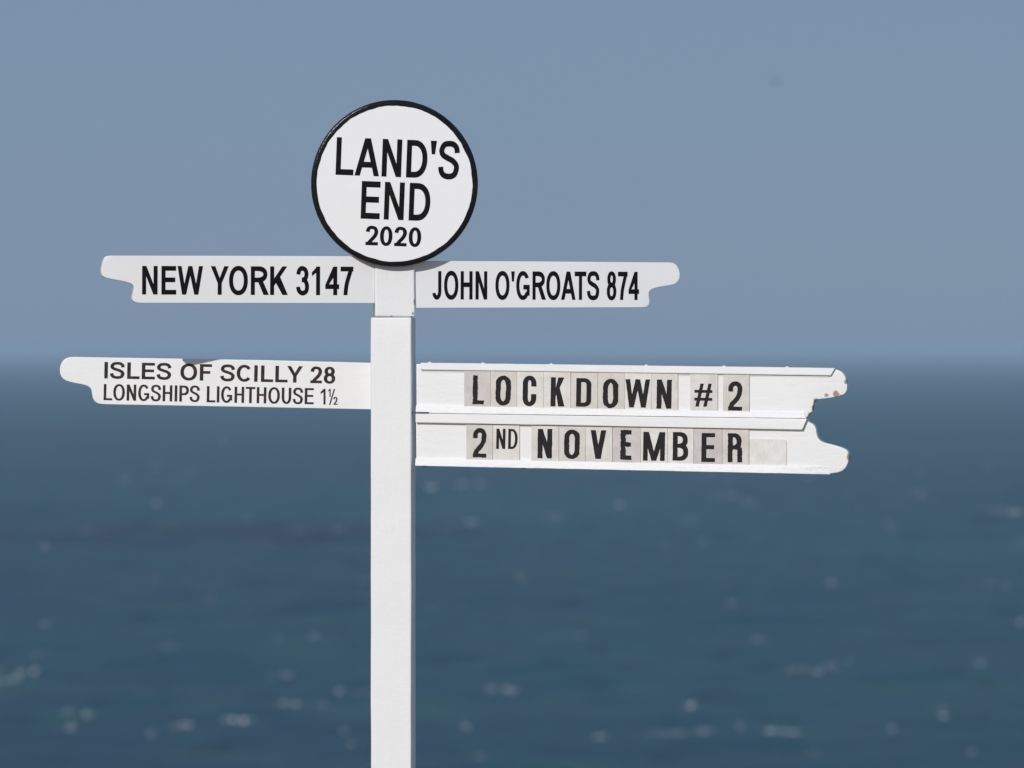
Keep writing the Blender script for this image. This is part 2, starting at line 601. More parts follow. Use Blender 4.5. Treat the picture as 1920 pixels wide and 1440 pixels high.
# ink box of a bold grotesque at cap height 1: (left bearing, ink width, advance)
INK = dict(A=(0, 1.0, 1.0), B=(.10, .83, 1.0), C=(.065, .90, 1.0), D=(.10, .85, 1.0), E=(.10, .765, .93), F=(.10, .70, .85), G=(.065, .93, 1.09),
           H=(.10, .81, 1.01), I=(.096, .205, .39), J=(.03, .62, .776), K=(.10, .90, 1.0), L=(.105, .725, .85), M=(.098, .965, 1.163), N=(.10, .80, 1.0),
           O=(.06, .97, 1.087), P=(.10, .79, .93), R=(.10, .90, 1.0), S=(.05, .82, .93), T=(.03, .80, .853), U=(.10, .80, 1.0), V=(0, .93, .93),
           W=(0, 1.315, 1.318), Y=(0, .93, .93))
for c_ in '0238':
    INK[c_] = (.055, .67, .776)
INK['1'] = (.10, .43, .776)
INK['4'] = (.03, .73, .776)
INK['7'] = (.06, .67, .776)
INK["'"] = (.06, .25, .37)
KERN = {"LY": -.06, "YO": -.04, "'G": -.02, "D'": .0, "'S": .0, 'AT': -.09, 'LA': .03}


def densify(poly, step):
    out = []
    n = len(poly)
    for i in range(n):
        a, b = poly[i], poly[(i + 1) % n]
        d = math.hypot(b[0] - a[0], b[1] - a[1])
        k = max(1, int(d / step))
        for j in range(k):
            out.append((a[0] + (b[0] - a[0]) * j / k, a[1] + (b[1] - a[1]) * j / k))
    return out


def signed(poly):
    return sum(a[0] * b[1] - b[0] * a[1] for a, b in zip(poly, poly[1:] + poly[:1]))


def fill(pos, neg):
    """union of filled outlines minus the cut ones -> (points, triangles)"""
    vs, es, polys = [], [], []
    for k, p in enumerate(pos + neg):
        if abs(signed(p)) < 1e-7:
            continue
        n0, n = len(vs), len(p)
        vs += [Vector(v) for v in p]
        es += [(n0 + i, n0 + (i + 1) % n) for i in range(n)]
        xs, ys = [v[0] for v in p], [v[1] for v in p]
        polys.append((p, k >= len(pos), min(xs), max(xs), min(ys), max(ys)))
    ov, oe, of, _, _, _ = delaunay_2d_cdt(vs, es, [], 0, 1e-6)
    tris = []
    for f in of:
        c = (ov[f[0]] + ov[f[1]] + ov[f[2]]) / 3
        a_ = (ov[f[1]] - ov[f[0]]).cross(ov[f[2]] - ov[f[0]])
        if abs(a_) < 1e-9:
            continue
        inside = cut = False
        for p, ng, ax, bx, ay, by in polys:
            if c.x < ax or c.x > bx or c.y < ay or c.y > by:
                continue
            hit = False
            for i in range(len(p)):
                x1, y1 = p[i - 1]
                x2, y2 = p[i]
                if (y1 > c.y) != (y2 > c.y) and c.x < (x2 - x1) * (c.y - y1) / (y2 - y1) + x1:
                    hit = not hit
            if hit:
                if ng:
                    cut = True
                    break
                inside = True
        if inside and not cut:
            tris.append(f)
    return ov, tris


def letter_mesh(items, to_uv, front, lift=0.0006):
    """items: list of (points, triangles) already in photograph pixels; flat lettering with its own thickness"""
    bm = bmesh.new()
    for pts, tris in items:
        vv = {}
        for t in tris:
            for i in t:
                if i not in vv:
                    u, z = to_uv(pts[i][0], pts[i][1])
                    vv[i] = bm.verts.new((u, -front - lift, z))
            try:
                bm.faces.new([vv[i] for i in t])
            except ValueError:
                pass
    ed = [e for e in bm.edges if len(e.link_faces) == 1]
    ret = bmesh.ops.extrude_edge_only(bm, edges=ed)
    for v in ret['geom']:
        if isinstance(v, bmesh.types.BMVert):
            v.co.y += lift * 0.8
    return mesh_from_bm(bm, 'lettering')


def text_items(words, base, h, rot, stem=.205, bar=.17, jit=0.0):
    """words: (text, left px, right px); base: function px x -> baseline px y; h: cap height px; rot: clockwise degrees"""
    a = (math.cos(R(rot)), math.sin(R(rot)))
    b = (math.sin(R(rot)), -math.cos(R(rot)))
    items = []
    for txt, xl, xr in words:
        x, boxes = 0.0, []
        for i, ch in enumerate(txt):
            l, wd, adv = INK[ch]
            if i:
                x += KERN.get(txt[i - 1] + ch, 0)
            boxes.append((ch, x + l, wd))
            x += adv
        i0 = boxes[0][1]
        i1 = boxes[-1][1] + boxes[-1][2]
        k = (xr - xl) / a[0] / h / (i1 - i0)
        by = base(xl)
        for ch, gx, wd in boxes:
            pos, neg = glyph(ch, wd * k, stem * k, bar)
            if ch == 'I':
                pos = [rect(0, 0, stem * k, 1)]
            pts, tris = fill(pos, neg)
            ox = (gx - i0) * k * h
            px = []
            for v in pts:
                gx_, gy_ = ox + v.x * h, v.y * h
                px.append((xl + gx_ * a[0] + gy_ * b[0], by + gx_ * a[1] + gy_ * b[1]))
            items.append((px, tris))
    return items


def lerp(x0, y0, x1, y1):
    return lambda x: y0 + (y1 - y0) * (x - x0) / (x1 - x0)


# ================================================================== the setting
SEA_Z = -60.0


def ground():
    m, nt, p = new_mat('clifftop_gravel_and_turf')
    o = nd(nt, 'ShaderNodeTexCoord').outputs['Object']
    a = noise_tex(nt, o, 0.7, 6, 0.6)
    b = noise_tex(nt, o, 18, 6, 0.7)
    c = mixc(nt, ramp(nt, b.outputs[0], 0.3, 0.7).outputs[0], (0.30, 0.22, 0.15, 1), (0.50, 0.40, 0.30, 1))
    c = mixc(nt, ramp(nt, a.outputs[0], 0.52, 0.62).outputs[0], c, (0.09, 0.10, 0.04, 1))
    nt.links.new(c, p.inputs['Base Color'])
    p.inputs['Roughness'].default_value = 0.95
    bp = nd(nt, 'ShaderNodeBump')
    bp.inputs['Distance'].default_value = 0.02
    nt.links.new(b.outputs[0], bp.inputs['Height'])
    nt.links.new(bp.outputs[0], p.inputs['Normal'])
    prof = [(-60, 0.0), (-40, 0), (-25, 0), (-12, 0), (-5, 0), (-2, 0), (0, 0), (1.5, 0), (2.6, -.06), (3.4, -.5), (4.4, -2.5), (7, -9), (10, -16), (13, -28), (18, -38), (22, -52), (27, -63)]
    xs = [-140 + 280 * i / 140 for i in range(141)]
    bm = bmesh.new()
    rows = []
    for j, (y, z) in enumerate(prof):
        row = []
        for x in xs:
            k = 0.0 if z > -0.03 else min(1.0, -z / 6)
            s = noise.noise_vector(Vector((x * .07, y * .11, z * .09)))
            flat = 0.0 if abs(x) < 3 and abs(y) < 1.6 else 1.0
            row.append(bm.verts.new((x, y + s.y * 5 * k, z + s.z * 3 * k + (0.03 * noise.noise(Vector((x * .5, y * .5, 2))) - .03) * flat * (1 - k))))
        rows.append(row)
    for r0, r1 in zip(rows[:-1], rows[1:]):
        for i in range(len(xs) - 1):
            bm.faces.new((r0[i], r0[i + 1], r1[i + 1], r1[i]))
    link('ground', mesh_from_bm(bm, 'ground', True), m, kind='structure')


def wave_height(x, y, comps):
    h = np.zeros_like(x)
    for a, kx, ky, ph in comps:
        s = np.sin(kx * x + ky * y + ph)
        h += a * (s + .35 * s * s - .17)
    return h


rng = np.random.default_rng(5)
WAVES = []
for _ in range(26):
    lam = float(rng.uniform(9, 70))
    th = R(float(rng.normal(-100, 42)))            # swell running in towards the cliff
    k = 2 * math.pi / lam
    WAVES.append((0.0034 * lam * float(rng.uniform(.5, 1.2)), k * math.cos(th), k * math.sin(th), float(rng.uniform(0, 6.28))))


def sea_z(x, y):
    x, y = np.asarray(x, float), np.asarray(y, float)
    r = np.hypot(x, y + 16)
    return SEA_Z + wave_height(x, y, WAVES) * np.clip(1.4 - r / 5000, 0, 1)


def sea():
    r = np.concatenate([np.geomspace(24, 480, 40)[:-1], np.geomspace(480, 6000, 900)[:-1], np.geomspace(6000, 400000, 80)])
    an = np.concatenate([np.linspace(-88, -9, 50)[:-1], np.linspace(-9, 9, 190)[:-1], np.linspace(9, 88, 50)])
    rr, aa = np.meshgrid(r, np.radians(an), indexing='ij')
    x, y = rr * np.sin(aa), -16 + rr * np.cos(aa)
    y = np.maximum(y, 8 + 0 * y)
    z = sea_z(x, y)
    n, m_ = rr.shape
    co_ = np.stack([x, y, z], -1).reshape(-1, 3)
    idx = np.arange(n * m_).reshape(n, m_)
    q = np.stack([idx[:-1, :-1], idx[:-1, 1:], idx[1:, 1:], idx[1:, :-1]], -1).reshape(-1, 4)[:, ::-1]
    me = bpy.data.meshes.new('sea')
    me.vertices.add(len(co_))
    me.vertices.foreach_set('co', co_.astype(np.float32).ravel())
    me.loops.add(q.size)
    me.loops.foreach_set('vertex_index', q.astype(np.int32).ravel())
    me.polygons.add(len(q))
    me.polygons.foreach_set('loop_start', np.arange(0, q.size, 4, dtype=np.int32))
    me.polygons.foreach_set('use_smooth', np.ones(len(q), bool))
    me.update()
    me.validate()
    m, nt, p = new_mat('sea_water')
    o = nd(nt, 'ShaderNodeTexCoord').outputs['Object']
    big = noise_tex(nt, o, 0.0016, 5, 0.6, (1.0, 0.5, 1))
    med = noise_tex(nt, o, 0.10, 4, 0.6, (1.0, 0.40, 1))
    med2 = noise_tex(nt, o, 0.035, 4, 0.6, (1.0, 0.40, 1))
    c = mixc(nt, ramp(nt, big.outputs[0], 0.36, 0.64).outputs[0], (0.004, 0.040, 0.076, 1), (0.008, 0.076, 0.098, 1))
    # a darker navy ellipse with a ragged edge, out from the cliff
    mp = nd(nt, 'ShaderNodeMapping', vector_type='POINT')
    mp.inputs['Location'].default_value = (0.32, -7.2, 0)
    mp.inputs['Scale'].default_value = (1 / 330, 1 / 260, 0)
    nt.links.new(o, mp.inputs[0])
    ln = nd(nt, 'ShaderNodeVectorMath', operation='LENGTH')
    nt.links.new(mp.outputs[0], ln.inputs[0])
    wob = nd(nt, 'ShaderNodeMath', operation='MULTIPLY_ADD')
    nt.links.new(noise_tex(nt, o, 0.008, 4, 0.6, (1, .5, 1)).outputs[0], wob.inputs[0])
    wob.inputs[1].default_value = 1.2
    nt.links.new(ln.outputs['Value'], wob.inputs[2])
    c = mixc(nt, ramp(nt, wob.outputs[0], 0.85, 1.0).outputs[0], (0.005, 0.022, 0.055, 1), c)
    c = mixc(nt, ramp(nt, med2.outputs[0], 0.50, 0.70).outputs[0], c, (0.014, 0.084, 0.086, 1))
    dk = mixc(nt, 1.0, c, (0.36, 0.54, 0.55, 1), 'MULTIPLY')
    c = mixc(nt, ramp(nt, med.outputs[0], 0.52, 0.70).outputs[0], c, dk)
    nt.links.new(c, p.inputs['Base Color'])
    p.inputs['Roughness'].default_value = 0.42
    p.inputs['IOR'].default_value = 1.333
    p.inputs['Specular IOR Level'].default_value = 0.32
    bp = nd(nt, 'ShaderNodeBump')
    bp.inputs['Strength'].default_value = 1.0
    bp.inputs['Distance'].default_value = 0.9
    nt.links.new(noise_tex(nt, o, 0.22, 6, 0.62).outputs[0], bp.inputs['Height'])
    nt.links.new(bp.outputs[0], p.inputs['Normal'])
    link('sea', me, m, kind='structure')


# whitecaps: (photograph x, y, width, strength)
CAPS = [(452, 1346, 50, 1.6), (34, 1265, 60, .9), (8, 1275, 40, .8), (359, 1354, 36, .8), (340, 1359, 24, .5), (70, 1221, 18, .8), (124, 1342, 16, .8), (168, 1342, 16, .8), (137, 1365, 20, .7),
        (284, 1376, 12, .9), (553, 1313, 40, .6), (643, 1298, 18, .8), (685, 1303, 14, .6), (533, 1265, 26, .5), (591, 1195, 20, .6), (392, 1117, 12, .4), (646, 1370, 26, .45),
        (321, 1208, 24, .3), (1556, 1087, 12, .8), (1727, 1116, 12, .6), (1268, 1121, 12, .9), (1917, 1165, 20, 1.0), (1421, 1193, 18, .45), (1552, 1246, 46, .6), (1494, 1246, 40, .35),
        (1837, 1241, 14, .7), (1300, 1313, 26, .6), (1315, 1378, 40, .75), (1267, 1378, 24, .5), (1483, 1375, 44, .85), (1446, 1378, 30, .8), (1822, 1404, 14, .6), (1764, 1346, 30, .4),
        (1885, 1095, 44, .3), (298, 944, 18, .8), (482, 940, 18, .7), (565, 950, 26, .4), (401, 890, 12, .45), (354, 883, 12, .4), (417, 825, 16, .7), (633, 931, 10, .5), (557, 996, 12, .5),
        (626, 989, 12, .5), (500, 1014, 14, .4), (289, 1090, 12, .35), (805, 916, 22, .9), (868, 908, 14, .9), (906, 905, 12, .4), (885, 978, 14, .7), (1158, 945, 10, .7),
        (1405, 942, 12, .6), (1369, 930, 30, .35), (1319, 1008, 12, .5), (1293, 980, 12, .45), (1672, 991, 10, .7), (1728, 924, 14, .5), (1718, 885, 18, .9), (1631, 958, 12, .45),
        (1890, 959, 56, .7), (868, 1082, 12, .5), (802, 1137, 24, .5), (1175, 1124, 36, .4), (943, 1300, 38, .8), (920, 1299, 20, .5), (873, 1356, 20, 1.2), (1128, 1380, 20, 1.2),
        (893, 1432, 14, .5), (1293, 1313, 22, .5), (1085, 1190, 24, .3), (1600, 925, 14, .35), (1000, 1040, 16, .3)]


def foam():
    bm = bmesh.new()
    rnd = random.Random(3)
    extra = []
    for _ in range(60):
        extra.append((rnd.uniform(-700, 2600), rnd.uniform(860, 1430), rnd.uniform(8, 26), rnd.uniform(.15, .4)))
    for (px, py, wpx, st) in CAPS + extra:
        # the crest that carries it stands a little above the mean water level
        c = on_sea(px, py, SEA_Z + .3)
        dist = (c - CAMP).length
        unit = PX * dist                              # one photograph pixel at that distance
        n = max(2, int(round(wpx / 5 * rnd.uniform(.8, 1.2))))
        lean = rnd.uniform(-.25, .25)
        for i in range(n):
            g = rnd.gauss(0, .38) * max(wpx, 16)
            cx = c.x + g * unit
            cy = c.y + (lean * g * .5 + rnd.gauss(0, 1.6)) * unit / .07
            ww = unit * rnd.uniform(2.0, 5.4)
            hh = unit * st * rnd.uniform(.35, 1.5) * 1.35
            zz = float(sea_z(cx, cy))
            ret = bmesh.ops.create_icosphere(bm, subdivisions=2, radius=1)
            for v in ret['verts']:
                s = noise.noise_vector(v.co * 1.9 + Vector((px, py, i)))
                q = v.co + s * .4
                v.co = Vector((cx + q.x * ww, cy + q.y * ww * 1.6, zz + .2 + q.z * hh))
    m, nt, p = new_mat('sea_foam')
    o = nd(nt, 'ShaderNodeTexCoord').outputs['Object']
    c = mixc(nt, noise_tex(nt, o, 1.5, 5, .7).outputs[0], (0.62, 0.66, 0.68, 1), (0.86, 0.87, 0.87, 1))
    nt.links.new(c, p.inputs['Base Color'])
    p.inputs['Roughness'].default_value = 0.9
    link('foam', mesh_from_bm(bm, 'foam', True), m, kind='stuff')


def haze():
    bm = bmesh.new()
    bmesh.ops.create_cube(bm, size=1)
    for v in bm.verts:
        v.co = Vector((v.co.x * 840000, v.co.y * 840000, (SEA_Z - 8) if v.co.z < 0 else 26.0))
    m = bpy.data.materials.new('sea_air')
    m.use_nodes = True
    nt = m.node_tree
    nt.nodes.remove(nt.nodes['Principled BSDF'])
    pv = nd(nt, 'ShaderNodeVolumePrincipled')
    pv.inputs['Color'].default_value = (0.59, 0.75, 0.90, 1)
    pv.inputs['Density'].default_value = 6.0e-5
    pv.inputs['Anisotropy'].default_value = 0.0
    nt.links.new(pv.outputs[0], nt.nodes['Material Output'].inputs['Volume'])
    link('haze', mesh_from_bm(bm, 'haze'), m, kind='stuff')


ground()
sea()

# ================================================================== the signpost
S = 0.0015                                     # metres per photograph pixel at the post
PXC = 738.0                                    # post axis
AX = (PXC - 960) * S
POST_YAW, UP_YAW, ARM_YAW, LOW_YAW, LET_YAW = -5.0, 4.0, 12.5, -8.0, -11.0


def zpx(py):
    return CAM_Z + (720 - HZ - py) * S


sp = link('signpost', None, label='white painted signpost with a round black-rimmed sign and finger boards', category='signpost')
sp.location = (AX, 0, 0)

# lower post
hw = 0.0575
post = link('post', box_mesh(-hw, hw, -hw, hw, 0.0, zpx(595.5), 0.0048, 3, 0.0009, 46), M['post'], sp)
post.rotation_euler = (0, 0, R(POST_YAW))
post.location = (-.0012, 0, 0)
M['head'] = white_paint('cracked_head_block_paint', (0.81, 0.80, 0.795, 1), 0.05, 0.3, (1, 1, 0.3), lump=.15,
                       spots=[(.050, zpx(588), .005, .8), (.046, zpx(594), .0045, 1.2), (-.010, zpx(593), .0035, 1.6), (.0545, zpx(566), .0035, .3)])
# narrower head block that carries the upper arms and the round sign
hb = 0.0558
head = link('head_block', box_mesh(-hb, hb, -hb, hb, zpx(594.5), zpx(470), 0.005, 3, 0.0013, 14), M['head'], sp, label='white head block above the joint in the post')
head.rotation_euler = (0, 0, R(UP_YAW))
head.location = (.0012, 0, 0)


def flat_front(ob, y):
    pass


# round sign
DC = (741.3, 345.5)
DR = 155.8 * S
disc_pl = Plane((DC[0] - 960) * S, -0.0800, zpx(DC[1]), UP_YAW)


def disc_mesh():
    bm = bmesh.new()
    n = 128
    prof = [(DR * .9985 - .012, 0.0), (DR - .010, .0), (DR - .010, .022), (DR - .014, .024)]
    rings = []
    for r, d in prof:
        rings.append([bm.verts.new((r * math.cos(2 * math.pi * i / n), d, r * math.sin(2 * math.pi * i / n))) for i in range(n)])
    for a, b in zip(rings[:-1], rings[1:]):
        for i in range(n):
            bm.faces.new((a[i], a[(i + 1) % n], b[(i + 1) % n], b[i]))
    bm.faces.new(rings[0])
    bm.faces.new(rings[-1])
    return mesh_from_bm(bm, 'disc', True, 30)


def rim_mesh():
    """black edge band, brushed on by hand: rounded outside, wavering inner line"""
    bm = bmesh.new()
    n = 220
    rings = []
    for k in range(9):
        ring = []
        for i in range(n):
            a = 2 * math.pi * i / n
            e = Vector((math.cos(a) * 2.2, math.sin(a) * 2.2, 0))
            wv = noise.noise(e * 2.3) * .0011 + noise.noise(e * 6 + Vector((4, 0, 0))) * .0007
            lump = noise.noise(e * 9 + Vector((0, 8, 0))) * .0005
            rin = DR - .0156 - 1.9 * wv - .0008 * math.cos(a - R(70))
            if k == 0:
                r, d = rin, -.0002
            elif k == 1:
                r, d = rin + .0006, -.0012
            elif k == 8:
                r, d = DR - .012, .0255
            else:
                t = (k - 2) / 5
                ang = math.pi / 2 * min(1, t / .6)
                r = DR - .0062 + .0062 * math.sin(ang) + lump
                d = -.0012 + .0072 * (1 - math.cos(ang)) + max(0, t - .6) / .4 * .0185 + lump
            ring.append(bm.verts.new((r * math.cos(a), d, r * math.sin(a))))
        rings.append(ring)
    for a, b in zip(rings[:-1], rings[1:]):
        for i in range(n):
            bm.faces.new((a[i], a[(i + 1) % n], b[(i + 1) % n], b[i]))
    return mesh_from_bm(bm, 'rim', True, 50)


def put(name, me, mat, plane, parent, **props):
    ob = link(name, me, mat, None, **props)
    plane.place(ob)
    child(ob, parent)
    return ob


disc = put('round_sign', disc_mesh(), M['disc'], disc_pl, sp, label='round white sign with black rim on top of the post')
put('rim', rim_mesh(), M['rim'], disc_pl, disc)


def lettering(words, base, h, rot, plane, front, parent, mat='black', stem=.205, bar=.17):
    for word in words:
        me = letter_mesh(text_items([word], base, h, rot, stem, bar), lambda x, y: plane.at(x, y, front), front)
        put('lettering', me, M[mat], plane, parent)


rot_d = 2.15
lettering([("LAND'S", 629, 859.3)], lambda x: 327.6, 70.6, rot_d, disc_pl, 0.0, disc, stem=.205, bar=.155)
lettering([("END", 676, 805.5)], lambda x: 409.8, 70.6, rot_d, disc_pl, 0.0, disc, stem=.20, bar=.16)
lettering([("2020", 685, 789)], lambda x: 459.4, 36.0, 2.0, disc_pl, 0.0, disc, stem=.205, bar=.17)

# upper arms
arm_pl = Plane(AX, -0.0430, 0, ARM_YAW)
jog_pl = Plane(AX, -0.0550, 0, ARM_YAW)
NY = [(703, 568.6), (703, 480.3), (480, 479.6)] + smooth_open([(215, 479.2), (203, 479.1), (197, 482), (193.5, 490), (190.3, 504), (190.4, 514), (195, 520.6), (215.8, 524.6), (236, 528.3), (248.1, 532.3), (251.6, 538.5), (250.8, 546),
      (248.2, 556.3), (248.6, 563.5), (254.5, 567.7), (270, 568.2)], 2) + [(480, 568.4)]
JG = [(774, 577.6), (1000, 577.2)] + smooth_open([(1195, 576.8), (1210.4, 576.7), (1216.2, 573.4), (1218.6, 566), (1216.4, 554), (1217.3, 545.6), (1225, 540.8), (1241.7, 537), (1263.5, 534), (1272, 528.3),
      (1275.3, 519), (1274.3, 506.5), (1268.9, 496), (1260.4, 492), (1245, 491.9)], 2) + [(1000, 490.1), (774, 489.2)]


def arm(outline, plane, front, thick, mat, label, bev=.0022):
    poly = [plane.at(x, y, front) for x, y in outline]
    return put('finger_board', slab(poly, front, thick, bev, .0003), M[mat], plane, sp, label=label)


ny = arm(NY, arm_pl, 0.0, .024, 'board', 'white finger board lettered NEW YORK 3147')
jg = arm(JG, jog_pl, 0.0, .024, 'board', "white finger board lettered JOHN O'GROATS 874")
lettering([('NEW', 266.3, 380.4), ('YORK', 395, 538.9), ('3147', 555.4, 662.3)], lerp(266, 552.1, 662, 553.6), 53.6, .2, arm_pl, 0.0, ny, stem=.208, bar=.165)
lettering([('JOHN', 810.3, 913.4), ("O'GROATS", 928.8, 1123.2), ('874', 1137.6, 1198)], lerp(810, 561.2, 1198, 562.6), 53.0, .2, jog_pl, 0.0, jg, stem=.218, bar=.165)

# lower left arm
low_pl = Plane(AX, 0.037, 0, LOW_YAW)
IS = [(702, 767.9), (702, 680.4), (500, 675.1)] + smooth_open([(150, 669.3), (133, 668.8), (121, 672), (113.5, 682), (111.3, 694), (113, 703.5), (117.7, 710.4), (126, 715), (148, 719.8), (163, 722.6),
      (170.8, 728.5), (172.3, 741), (175, 750), (181, 755.8), (190, 757.9), (205, 758.3)], 2) + [(500, 764)]
isl = arm(IS, low_pl, 0.0, .022, 'arm2', 'lower white finger board lettered ISLES OF SCILLY 28')
lettering([('ISLES', 195.4, 320.4), ('OF', 338, 397), ('SCILLY', 413.5, 567.4), ('28', 581.9, 628.4)], lerp(195, 709.4, 628, 719.3), 30.9, 1.2, low_pl, 0.0, isl, 'worn', .205, .165)
lettering([('LONGSHIPS', 194.2, 374), ('LIGHTHOUSE', 387.5, 588.2)], lerp(194, 750.2, 588, 758.2), 30.2, 1.1, low_pl, 0.0, isl, 'worn', .22, .125)


def fraction():
    items = []
    for ch, x0, x1, y0, y1, sx, sy in (('1', 601.2, 610.4, 758.4, 728.9, .13, .12), ('1', 615.4, 620.0, 744.0, 729.0, .15, .12), ('/', 616.9, 628.4, 759.2, 729.3, .085, .1), ('2', 625.0, 632.9, 758.9, 744.3, .18, .14)):
        h = y0 - y1
        pts, tris = fill(*glyph(ch, (x1 - x0) / h, sx, sy))
        items.append(([(x0 + v.x * h, y0 - v.y * h) for v in pts], tris))
    put('lettering', letter_mesh(items, lambda x, y: low_pl.at(x, y, 0), 0.0), M['worn'], low_pl, isl)


fraction()

# ------------------------------------------------------------------ letter board (lower right)
let_pl = Plane((781 - 960) * S, -0.040, 0, LET_YAW)
LP = let_pl.at
tipspots = [LP(1549, 742) + (.010, 1.4), LP(1567, 739) + (.012, 1.0), LP(1586, 716) + (.007, .7), LP(1529, 751) + (.008, .8), LP(1524, 764) + (.006, .5), LP(1518, 778) + (.008, .8), LP(1577, 742) + (.006, 1.8), LP(1590, 857) + (.006, .5)]
M['tip'] = white_paint('chipped_white_board_paint', (0.81, 0.805, 0.795, 1), 0.05, 0.35, (0.2, 1, 1), rough=0.34, spots=tipspots, lump=.12)
UB = [(780.5, 783.8), (780.5, 682.3), (1100, 686.2), (1540, 691.0)] + smooth_open([(1552, 691.2), (1566, 692), (1578, 696.5), (1585, 705), (1588.7, 719), (1588.9, 731), (1584.4, 739.0), (1573.4, 743.7), (1548, 747.3), (1533, 749.0)], 2) + \
     [(1529, 750.3), (1525.4, 755.4), (1525.0, 762), (1523.6, 766), (1523.0, 771.5), (1519, 775), (1517.2, 778.6), (1512.5, 782.3), (1508, 786.0), (1500, 791.5), (1100, 788)]
LB = [(780.0, 872.6), (780.0, 785.2), (1100, 789.2), (1500, 792.7), (1513, 787)] + [(1514.2, 785.6), (1515.6, 790.2), (1519.5, 793)] + smooth_open([(1524.6, 795.3), (1530, 802), (1531.2, 813), (1534.6, 823), (1542.5, 829.5), (1562.6, 834.2), (1582.4, 840.2), (1590.4, 846), (1592.3, 855),
      (1590.6, 867.4), (1585.2, 878.2), (1575.2, 885.5), (1556, 888.6), (1530, 888.3)], 2) + [(1100, 878.6)]
ub = put('letter_board', slab([LP(x, y) for x, y in UB], 0.0, .030, .003, .0005), M['tip'], let_pl, sp, label='upper plank of the changeable letter board, tip paint chipped to wood')
lb = put('letter_board', slab([LP(x, y) for x, y in LB], 0.0, .030, .003, .0005), M['tip'], let_pl, sp, label='lower plank of the changeable letter board, pointed tip curving down')


def rail(top, bot, profile, end, mat, parent, wob=.0004, taper=0):
    """strip along the board: top(x), bot(x) give its pixel edges; profile = [(share of height, metres before the board)]"""
    bm = bmesh.new()
    xs = [end[0] + (end[1] - end[0]) * i / 90 for i in range(91)]
    rows = []
    for i, x in enumerate(xs):
        row = []
        for s, f in profile:
            xx = x
            if i == 90:
                xx = end[1] - end[2] * s                                  # slanted end cut
            y = top(xx) + (bot(xx) - top(xx)) * s
            u, z = LP(xx, y)
            if taper and f > 0:
                f = min(f, .0006 + f * min(1.0, max(0.0, (end[1] - xx) / taper)))
            nz = noise.noise(Vector((u * 22, s * 5, 1.5 + top(800) * .1))) + .5 * noise.noise(Vector((u * 70, s * 9, 4)))
            row.append(bm.verts.new((u, -f - (nz * wob if f > .001 else 0), z + nz * wob * .8)))
        rows.append(row)
    for a, b in zip(rows[:-1], rows[1:]):
        for j in range(len(profile) - 1):
            bm.faces.new((a[j], a[j + 1], b[j + 1], b[j]))
    for row in (rows[0], rows[-1]):
        if len(row) > 2:
            bm.faces.new(row)
    return put('rail', mesh_from_bm(bm, 'rail', True, 28), M[mat], let_pl, parent)


top_t, top_b = lerp(790, 680.0, 1560, 689.8), lerp(802, 693.4, 1558, 704.0)
r1 = rail(top_t, top_b, [(0, -.02), (0, .006), (.08, .0085), (.92, .0085), (1, .0075), (1.0, -.001)], (790, 1566, 8), 'old', ub)
# thin bead under the top rail
rail(lambda x: top_b(x) - 1, lambda x: top_b(x) + 4.0, [(0, .0012), (.85, .0014), (1.0, .0004), (1.0, -.001)], (790, 1554, 1), 'old', ub, .0001)
# sloping ledge that carries the upper row of tiles
led_t, led_b = lerp(780, 760.0, 1405, 771.6), lerp(780, 774.2, 1405, 783.0)
r2 = rail(led_t, led_b, [(0, -.001), (0.0, .0062), (.42, .0100), (.95, .0118), (1.0, .011), (1.0, -.001)], (781, 1508, -5), 'rail', ub, .0005)
mid_t, mid_b = lerp(780, 775.0, 1405, 783.8), lerp(780, 792.0, 1502, 805.4)
r3 = rail(mid_t, mid_b, [(0, -.001), (0.0, .0112), (.06, .0122), (.93, .0122), (1, .0112), (1.0, -.001)], (781, 1514, 12), 'old', lb, .0002)
bot_t, bot_b = lerp(780, 859.5, 1405, 871.5), lerp(780, 873.2, 1555, 889.3)
r4 = rail(bot_t, bot_b, [(0, -.001), (0.0, .0060), (.45, .0090), (.96, .0108), (1, .010), (1.0, -.028)], (780, 1556, 0), 'rail', lb, .0005, 110)


def nail(px):
    bm = bmesh.new()
    bmesh.ops.create_uvsphere(bm, u_segments=12, v_segments=8, radius=1)
    u, z = LP(px, top_t(px))
    for v in bm.verts:
        s = 1 + .25 * noise.noise(v.co * 2 + Vector((px, 0, 0)))
        v.co = Vector((u + v.co.x * .0058 * s, -.001 + v.co.y * .0058, z + .0002 + v.co.z * .0028 * s))
    put('nail_head', mesh_from_bm(bm, 'nail_head', True), M['old'], let_pl, ub)


for px_ in (806, 906, 1034, 1212, 1358, 1476):
    nail(px_)
# dark screw ends showing under the lower edge
for px_ in (797, 982, 1181):
    u_, z_ = LP(px_, bot_b(px_))
    put('screw', box_mesh(u_ - .005, u_ + .005, -.004, .006, z_ - .0025, z_ + .001, .0008, 1), M['metal'], let_pl, lb)
# flat iron tongue between post and board
u0, z0 = LP(774, 772.3)
u1, z1 = LP(806, 773.8)
put('bracket', box_mesh(u0, u1, -.0135, .002, z1 - .0021, z1 + .0021, .0006, 1), M['metal'], let_pl, ub, label='thin dark iron tongue joining the board to the post')

# ------------------------------------------------------------------ changeable letter tiles
ROT = .95
row1_t, row1_b = lerp(870, 693.8, 1405, 702.6), lerp(870, 763.6, 1405, 772.6)
row2_t, row2_b = lerp(874, 795.6, 1404, 804.4), lerp(874, 863.0, 1404, 873.0)
CREAM, PALE, GREY, WARM = (.70, .672, .63), (.73, .70, .66), (.585, .545, .525), (.65, .608, .57)
